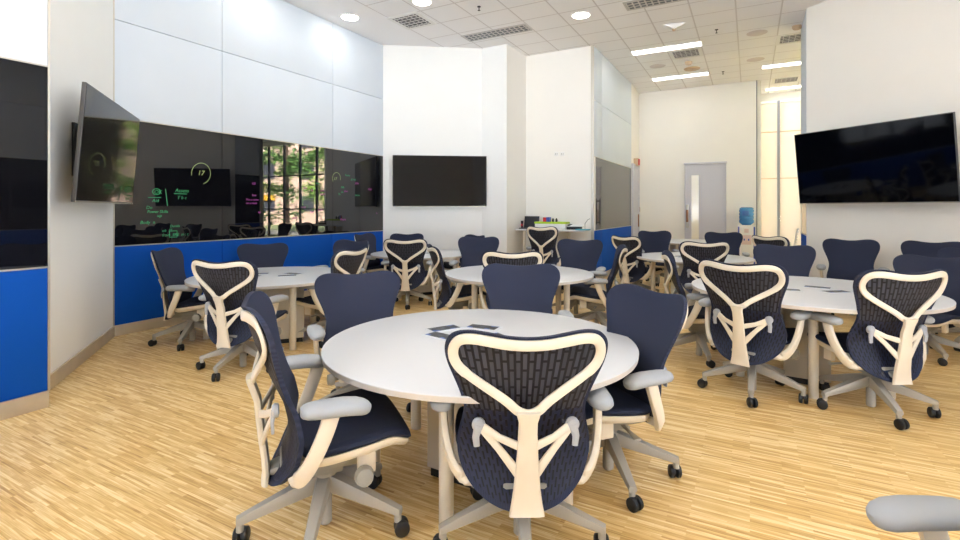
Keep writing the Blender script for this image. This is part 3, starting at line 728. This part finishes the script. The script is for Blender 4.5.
MB().box((-.33,-.13,0),(.33,.13,.11)).build('box_body', M['paper'], o, bevel=.005); MB().box((-.34,-.14,.11),(.34,.14,.15)).build('lid', M['lime'], o, bevel=.005)
o = small('small_gift_box', 547, .28, 'small red and blue box on top of the lime green lid', 'box', .15)
MB().box((-.07,-.05,0),(.0,.05,.09)).build('red_half', M['red'], o); MB().box((.0,-.05,0),(.07,.05,.095)).build('blue_half', M['blue_plastic'], o)
for k, (px, lab) in enumerate(((553, 'small dark jar on the lime green lid right beside the red and blue box'), (556.5, 'small dark jar on the lime green lid furthest right of the small row'))):
    tag(MB().lathe([(.02,0),(.024,.02),(.024,.05),(.012,.06),(.012,.075)], 14).build('small_jar', M['laptop'], loc=desk_pt(px, .28, ZD+.15)), lab, 'jar', 'small jars on the lid')
o = small('desk_telephone', 574.5, .30, 'black telephone on the high desk under loose white sheets', 'telephone')
MB().prism([(-.13,-.11),(.13,-.11),(.13,.11),(-.13,.11)], 0, .055).build('phone_body', M['laptop'], o, bevel=.012)
MB().sweep([(-.09,-.1,.085),(-.09,0,.098),(-.09,.1,.085)], [(.026,.018),(.02,.014),(.026,.018)]).build('handset', M['black'], o)
tag(MB().box((-.14,-.10,0),(.14,.10,.012), RX(.12)).build('paper_stack', M['paper'], loc=(Vector(desk_pt(576, .31, ZD+.075))), rotz=da), 'loose white sheets lying over the black telephone on the high desk', 'paper')
pp = Vector(desk_pt(585, .22, ZD))
tag(MB().sweep([(0,0,.01),(.0,0,.12),(.06,0,.2),(.10,0,.22)], (.007,.007)).lathe([(.03,0),(.03,.012)], 12).build('desk_hook', M['dark_grey'], loc=tuple(pp), rotz=da), 'thin curved grey stand at the right of the high desk', 'stand')
tag(MB().box((-.13,-.09,0),(.13,.09,.02)).build('teal_notebook', M['teal'], loc=desk_pt(583, .50, ZD), rotz=da, bevel=.003), 'teal notebook at the rounded right end of the high desk', 'notebook')

# ------------------------------------------------------------------ water cooler, white chair, wall fittings
k = (746.5-480)/F; cy = 12.75; cooler = thing('water_cooler', 'white and blue water cooler with a blue bottle by the end of the far wall', 'water cooler', (k*cy, cy, 0), -PH)
MB().box((-.19,-.19,0),(.19,.19,1.09)).build('cabinet', M['white_plastic'], cooler, bevel=.02)
for s in (-1, 1): MB().box((s*.175-.018,-.2,.02),(s*.175+.018,-.185,1.05)).build('blue_side_strip', M['blue_plastic'], cooler, bevel=.004)
MB().box((-.11,-.197,.60),(.11,-.188,.84)).build('front_panel', M['red_print'], cooler, bevel=.004)
MB().box((-.05,-.2,.90),(.05,-.188,1.0)).build('emblem', M['red_print'], cooler, bevel=.004)
for s in (-.05, .05): MB().box((s-.015,-.23,.70),(s+.015,-.19,.75)).build('tap', M['blue_plastic'], cooler, bevel=.004)
prof = [(.07,1.07),(.12,1.11),(.165,1.15)]
for i in range(4): z = 1.17+i*.085; prof += [(.17, z), (.17, z+.055), (.158, z+.065), (.158, z+.075)]
prof += [(.165,1.52),(.12,1.545)]
MB().lathe(prof, 24).build('water_bottle', M['bottle'], cooler)
MB().box((-.09,-.178,1.33),(.05,-.164,1.45)).build('bottle_label', M['bottle_label'], cooler, bevel=.003)
M['visitor_grey'] = mat('pale_grey_chair_plastic', (186, 190, 198), .4)
# white mesh visitor chair by the window
vx, vy = 7.45, 12.3
vc = thing('visitor_chair', 'white plastic visitor chair beside the tall window', 'chair', (vx, vy, 0), 1.0)
for sx in (-1, 1):
    MB().sweep([(sx*.25,-.22,0),(sx*.24,-.18,.45)], (.014,.014)).build('leg', M['visitor_grey'], vc); MB().sweep([(sx*.25,.24,0),(sx*.24,.2,.44)], (.014,.014)).build('leg', M['visitor_grey'], vc)
    MB().sweep([(sx*.26,-.22,.45),(sx*.27,-.2,.66),(sx*.27,.15,.66)], (.016,.012)).build('armrest', M['visitor_grey'], vc)
MB().box((-.25,-.22,.43),(.25,.24,.46)).build('seat', M['visitor_grey'], vc, bevel=.015)
bk = MB()
for i in range(7): z = .55+i*.065; bk.sweep([(-.22,-.25-(z-.45)*.15,z),(0,-.29-(z-.45)*.15,z),(.22,-.25-(z-.45)*.15,z)], (.008,.018), n=8)
for sx in (-1, 1): bk.sweep([(sx*.22,-.2,.43),(sx*.22,-.27,.6),(sx*.2,-.34,1.0)], (.014,.016))
bk.sweep([(-.2,-.34,1.0),(0,-.37,1.01),(.2,-.34,1.0)], (.012,.02)); bk.build('backrest', M['visitor_grey'], vc)

def wall_fit(name, px, py, q0, q1, out, w, h, dep, m, label, cat, bevel=.006, group=None):
    mt, L = seg(q0, q1, out); s, z = on_wall(px, py, q0, q1); d = (q1-q0).normalized()
    t = thing(name, label, cat, mt @ Vector((s, 0, z)), math.atan2(d.y, d.x), group)
    f = -1 if out > 0 else 1; y0, y1 = sorted((f*dep, f*-.0))
    MB().box((-w/2, y0, -h/2), (w/2, y1, h/2)).build('plate', m, t, bevel=bevel)
    return t, f*dep
t, y = wall_fit('wall_outlet', 556.5, 154, P5, P6, 1, .09, .09, .012, M['white_plastic'], 'left cream wall outlet plate above the high desk', 'outlet', .003, 'outlet plates above the high desk')
for s in (-.018, .018): MB().box((s-.006, y-.002, -.015), (s+.006, y, .015)).build('socket_slot', M['dark_grey'], t)
t, y = wall_fit('wall_outlet', 562.5, 154, P5, P6, 1, .09, .09, .012, M['white_plastic'], 'right cream wall outlet plate above the high desk', 'outlet', .003, 'outlet plates above the high desk')
for s in (-.018, .018): MB().box((s-.006, y-.002, -.015), (s+.006, y, .015)).build('socket_slot', M['dark_grey'], t)
t, y = wall_fit('alarm_sounder', 634.5, 162.5, P7, P8, 1, .30, .20, .12, M['tan'], 'grey and red alarm box above the passage door frame', 'alarm', .01)
MB().box((-.145, y-.03, -.085), (-.02, y, .085)).build('red_lens', M['red'], t, bevel=.012)
t, y = wall_fit('light_switch', 639, 209.5, P8, P9, 1, .06, .14, .02, M['wood'], 'small brown wall switch beside the passage door frame', 'switch', .004)
MB().box((-.018, y-.008, -.03), (.018, y, .03)).build('rocker', M['black'], t, bevel=.003)

# ------------------------------------------------------------------ ceiling fittings
def ceil_pt(px, py): d = F*(HC-H)/(HZ-py); return ((px-480)/F*d, d, HC)
def downlight(x, y, label, group='round ceiling downlights'):
    t = thing('downlight', label, 'ceiling light', (x, y, HC), 0, group)
    MB().lathe([(.165,-.012),(.172,-.004),(.172,0)], 28).build('trim_ring', M['white_plastic'], t); MB().lathe([(.14,-.016),(.15,-.011)], 28).build('lens', M['lamp'], t)
DL = []
for (px, py), lab in zip(((350, 17), (422, 1.5), (581, 15)), ('round downlight nearest the grey panel wall on the left', 'round downlight at the top edge near the square vent', 'round downlight between the two slot diffusers')):
    x, y, z = ceil_pt(px, py); downlight(x, y, lab); DL.append((x, y))
def ab_thing(name, a, b, label, cat, group=None): v = P(a, b, HC); return thing(name, label, cat, v, -PH, group)
LN = []
for px, py, ln, lab in ((666, 48.2, 1.35, 'long linear ceiling light, nearer of the pair left of the far wall'), (680, 76.3, 1.30, 'long linear ceiling light just above the far wall'),
                        (800, 62.5, 1.5, 'linear ceiling light partly hidden by the right wall, nearer one'), (800, 86, 1.6, 'linear ceiling light furthest away beyond the far wall')):
    x, y, z = ceil_pt(px, py); a, b = AB(x, y)
    t = ab_thing('linear_light', a, b, lab, 'ceiling light', 'linear ceiling lights'); LN.append((a, b, ln))
    MB().box((-ln/2-.015, -.15, -.012), (ln/2+.015, .15, 0)).build('housing', M['white_plastic'], t, bevel=.003)
    MB().box((-ln/2, -.135, -.016), (ln/2, .135, -.011)).build('diffuser', M['lamp_lin'], t)
def vent(px, py, lab, s=.5):
    x, y, z = ceil_pt(px, py); a, b = AB(x, y); t = ab_thing('ceiling_vent', a, b, lab, 'air vent', 'square ceiling vents')
    fr = MB(); h = s/2; fr.box((-h-.07,-h-.07,-.008),(h+.07,-h,0)); fr.box((-h-.07,h,-.008),(h+.07,h+.07,0)); fr.box((-h-.07,-h,-.008),(-h,h,0)); fr.box((h,-h,-.008),(h+.07,h,0)); fr.build('frame', M['white_plastic'], t)
    MB().box((-h,-h,-.004),(h,h,-.001)).build('dark_opening', M['vent_dark'], t)
    lv = MB()
    for i in range(5): u = -h+s*(i+.5)/5; lv.box((-h,u-.012,-.012),(h,u+.012,-.004)); lv.box((u-.006,-h,-.010),(u+.006,h,-.004))
    lv.build('louvre', M['vent_grey'], t)
vent(412, 21, 'square ceiling vent with dark opening left of the slot diffuser'); vent(686, 53.5, 'square ceiling vent between the two linear lights'); vent(795, 38, 'square ceiling vent beside the top of the right wall'); vent(786, 80, 'square ceiling vent furthest away')
for px, py, ln, lab in ((496, 33, 1.35, 'long grey slot diffuser in the ceiling above the back wall'), (668, -1.5, 1.35, 'grey slot diffuser cut by the top edge of the photo')):
    x, y, z = ceil_pt(px, py); a, b = AB(x, y); t = ab_thing('slot_diffuser', a, b, lab, 'air vent', 'slot diffusers')
    MB().box((-ln/2,-.19,-.006),(ln/2,.19,0)).build('frame', M['vent_grey'], t)
    sl = MB()
    for j in (-.10, 0, .10): sl.box((-ln/2+.03, j-.03, -.009), (ln/2-.03, j+.03, -.005))
    sl.build('slots', M['groove'], t)
    br = MB()
    for i in range(14): u = -ln/2+ln*(i+.5)/14; br.box((u-.012,-.17,-.013),(u+.012,.17,-.008))
    br.build('blades', M['vent_grey'], t)
def ceil_round(name, px, py, prof, m, label, cat, group):
    x, y, z = ceil_pt(px, py); return tag(MB().lathe(prof, 18).build(name, m, loc=(x, y, HC)), label, cat, group)
for px, py, lab in ((479, 6.5, 'dark sprinkler head near the top edge left of centre'), (716.5, 29.5, 'dark sprinkler head right of the small angled ceiling fitting'), (723, 71.5, 'dark sprinkler head just above the far wall')):
    ceil_round('sprinkler_head', px, py, [(.012,-.07),(.024,-.066),(.008,-.055),(.008,-.012),(.03,-.008),(.03,0)], M['vent_dark'], lab, 'sprinkler', 'sprinkler heads')
for px, py, lab in ((657.5, 66, 'flush round ceiling speaker left of the square vent'), (757, 33, 'flush round ceiling speaker nearest the right wall top'), (755.5, 59.5, 'flush round ceiling speaker furthest right')):
    ceil_round('ceiling_speaker', px, py, [(.17,-.006),(.18,-.002),(.18,0)], mat('speaker_grille', (222, 214, 214), .7) if 'speaker_grille' not in bpy.data.materials else bpy.data.materials['speaker_grille'], lab, 'speaker', 'flush ceiling speakers')
ceil_round('smoke_detector', 688.5, 62, [(.03,-.07),(.06,-.06),(.08,-.03),(.08,0)], M['tan'], 'small tan smoke detector above the tan disc', 'smoke detector', 'smoke detectors')
ceil_round('smoke_detector', 797, 26, [(.03,-.07),(.06,-.06),(.08,-.03),(.08,0)], M['tan'], 'small tan smoke detector beside the right wall top', 'smoke detector', 'smoke detectors')
ceil_round('ceiling_disc', 692, 68.5, [(.15,-.03),(.18,-.015),(.18,0)], M['tan'], 'flat tan ceiling disc between the two linear lights', 'ceiling disc', 'tan ceiling disc')
x, y, z = ceil_pt(674, 24.5); t = thing('ceiling_sensor', 'white wedge-shaped sensor fixed to the ceiling above the linear lights', 'sensor', (x, y, HC), -.2)
MB().add([(-.2,-.06,0),(.2,-.06,0),(.2,.06,0),(-.2,.06,0),(0,-.05,-.09),(0,.05,-.09)], [[0,3,2,1],[0,4,5,3],[1,2,5,4],[0,1,4],[2,3,5]]).build('sensor_body', M['white_plastic'], t)
MB().lathe([(.02,-.115),(.035,-.10),(.035,-.07)], 14).build('sensor_lens', M['tan'], t)

# ------------------------------------------------------------------ outside the window (seen reflected in the glass boards)
def gnd(name, a0, a1, b0, b1, z, m): o = MB().box((a0,b0,z-.1),(a1,b1,z)).build(name, m); o.rotation_euler = (0,0,-PH); return tag(o, kind='structure')
gnd('lawn', -5, 60, 17.3, 22, -.12, M['lawn']); gnd('road', -5, 60, 22, 26, -.14, M['asphalt']); gnd('verge', -5, 60, 26, 60, -.12, M['lawn'])
def tree(x, y, h, r, z0, leaf, label, seed, n=2600):
    rnd = random.Random(seed); t = thing('tree', label, 'tree', (x, y, -.12), 0, 'trees outside the window')
    MB().sweep([(0,0,0),(.05,.03,h*.35),(-.05,.0,h*.7),(0,.05,h*.95)], [(.16,.16),(.12,.12),(.08,.08),(.03,.03)], up=(0,1,.2)).build('trunk', M['bark'], t)
    vs = []; fs = []; cl = []
    for i in range(26):
        q = rnd.uniform(0, 2*PI); zz = rnd.uniform(z0, h); k = 1-abs((zz-z0)/(h-z0)-.4)*.9; rr = r*k*math.sqrt(rnd.random()); cl.append((rr*math.cos(q), rr*math.sin(q), zz, rnd.uniform(.5, .95)))
    for i in range(n):
        cx, cy, cz, cr = rnd.choice(cl); v = Vector((rnd.gauss(0,1), rnd.gauss(0,1), rnd.gauss(0,.45))).normalized()*cr*rnd.random()**.4
        p = Vector((cx,cy,cz))+v; a = Vector((rnd.uniform(-1,1), rnd.uniform(-1,1), rnd.uniform(-.5,.5))).normalized()*.13; b = a.cross(Vector((rnd.uniform(-1,1), rnd.uniform(-1,1), 1))).normalized()*.075
        o = len(vs); vs += [p-a, p+b, p+a, p-b]; fs.append([o, o+1, o+2, o+3])
    MB().add(vs, fs).build('foliage', leaf, t)
tree(17.9, 12.4, 7.5, 1.8, 1.2, M['leaf2'], 'dark green bushy tree closest to the window', 1)
tree(21.4, 16.0, 8.5, 2.1, 1.8, M['leaf'], 'tall pale green tree outside the right of the window', 2)
tree(23.5, 12.0, 8.5, 1.6, 2.6, M['leaf'], 'pale green tree with a clear trunk in front of the pink building', 3)
tree(24.5, 17.6, 9, 2.4, 1.0, M['leaf2'], 'dark green tree beyond the others outside the window', 4)
bx, by = 42, 18; bl = thing('apartment_building', 'pale pink apartment building across the road outside the window', 'building', (bx, by, -.12), math.radians(-77+0))
MB().box((-16,0,0),(16,10,22)).build('facade', M['facade'], bl)
for i in range(8):
    for j in range(5):
        x = -13.5+i*3.8; z = 1.4+j*3.3
        w = MB().box((x,-.06,z),(x+1.3,.05,z+1.6)).build('window', M['bwin'], bl)
        if (i*3+j) % 4 == 0: MB().box((x-.05,-.25,z+1.1),(x+1.35,-.06,z+1.65)).build('awning', M['bshade'], w)

# ------------------------------------------------------------------ lights
KP = .05
def area(x, y, z, sx, sy, power, col=(.94, .97, 1), rot=(0,0,0), spread=PI, shape='RECTANGLE'):
    l_ = bpy.data.lights.new('lamp_fill_light', 'AREA'); l_.shape = shape; l_.size = sx; l_.size_y = sy; l_.energy = power*KP; l_.color = (.92, .96, 1); l_.spread = spread
    o = bpy.data.objects.new('lamp_fill_light', l_); COL.objects.link(o); o.location = (x, y, z); o.rotation_euler = rot; return o
for x, y in DL: area(x, y, HC-.02, .26, .26, 60 if x < -2 else 75, shape='DISK')
for a, b, ln in LN: v = P(a, b, HC-.02); area(v.x, v.y, v.z, ln, .26, 75, rot=(0,0,-PH))
# more downlights along the left wall; the rest out of view, added for fill
for a, b in ((-6.13, 4.9), (-6.13, 2.2), (-4.0, 4.2), (-1.5, 4.2), (1.0, 4.2), (-4.0, 1.2), (-1.5, 1.2), (1.2, 1.2), (-3, -2), (0, -2), (3.0, 6.5), (-1.5, 7.0), (-4, 6.3), (1.5, 7.2)):
    v = P(a, b, HC-.02); area(v.x, v.y, v.z, .3, .3, 60 if a < -6 else 75, shape='DISK')
    if (a, b) != (9, 9): downlight(v.x, v.y, 'unseen round downlight above the %s' % {(-6.13,4.9):'left television', (-6.13,2.2):'near left boards', (-4,4.2):'left chairs out of the frame', (-1.5,4.2):'nearest table', (1,4.2):'right table', (-4,1.2):'floor at the near left', (-1.5,1.2):'camera', (1.2,1.2):'floor at the near right', (-3,-2):'left rear of the room', (0,-2):'right rear of the room', (3,6.5):'right wall chairs', (-1.5,7):'middle table', (-4,6.3):'left table', (1.5,7.2):'passage table'}[(a, b)])
for a, b in ((-2, 2), (-2.5, 6.0), (1.5, 5.5), (0, -1)):  # broad fill lamps added under the ceiling, no fixture modelled
    v = P(a, b, HC-.03); area(v.x, v.y, v.z, 2.4, .3, 190, rot=(0,0,-PH))
v = P(4.5, 13.5, HC-.03); area(v.x, v.y, v.z, 3, .3, 160, rot=(0,0,-PH))  # another added fill lamp without a fixture, over the window alcove
po = area(*(mtF @ Vector(((fa+fb)/2, .2, 2.5))), fb-fa, 4.0, 1, rot=(PI/2, 0, math.atan2(dF.y, dF.x)+PI))
po.data.cycles.is_portal = True
po = area(*added_win_r[0], added_win_r[1], added_win_r[2], 1); po.rotation_euler = added_win_r[3].to_track_quat('-Z', 'Z').to_euler(); po.data.cycles.is_portal = True
v = mt_w @ Vector(((aw2+aw3)/2-aw0, .15, ZH/2)); po = area(v.x, v.y, v.z, aw3-aw2, ZH, 1, rot=(PI/2, 0, -PH)); po.data.cycles.is_portal = True
sun = bpy.data.lights.new('sun', 'SUN'); sun.energy = 80; sun.angle = .02; sun.color = (1, .93, .82); so_ = bpy.data.objects.new('sun', sun); COL.objects.link(so_)
so_.rotation_euler = Vector((.9, -.1, -.8)).to_track_quat('-Z', 'Y').to_euler()
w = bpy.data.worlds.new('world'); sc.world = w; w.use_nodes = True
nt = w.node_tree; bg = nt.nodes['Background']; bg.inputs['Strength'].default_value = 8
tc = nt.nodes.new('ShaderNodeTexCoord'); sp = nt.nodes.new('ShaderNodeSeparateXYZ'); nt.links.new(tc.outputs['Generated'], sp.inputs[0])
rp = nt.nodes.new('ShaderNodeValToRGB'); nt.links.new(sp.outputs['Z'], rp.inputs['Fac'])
# sky above the horizon; extra brightness added below it to lift the ceiling
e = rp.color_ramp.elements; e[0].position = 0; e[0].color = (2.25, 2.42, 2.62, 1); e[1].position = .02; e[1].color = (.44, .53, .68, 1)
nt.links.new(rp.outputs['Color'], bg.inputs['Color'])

sc.view_settings.view_transform = 'Standard'; sc.view_settings.look = 'None'; sc.view_settings.gamma = 1; sc.view_settings.exposure = .17; sc.view_settings.use_curve_mapping = False
cy_ = sc.cycles; cy_.max_bounces = 8; cy_.diffuse_bounces = 5; cy_.glossy_bounces = 5; cy_.transparent_max_bounces = 16; cy_.use_denoising = True; cy_.sample_clamp_indirect = 8
cy_.caustics_reflective = False; cy_.caustics_refractive = False
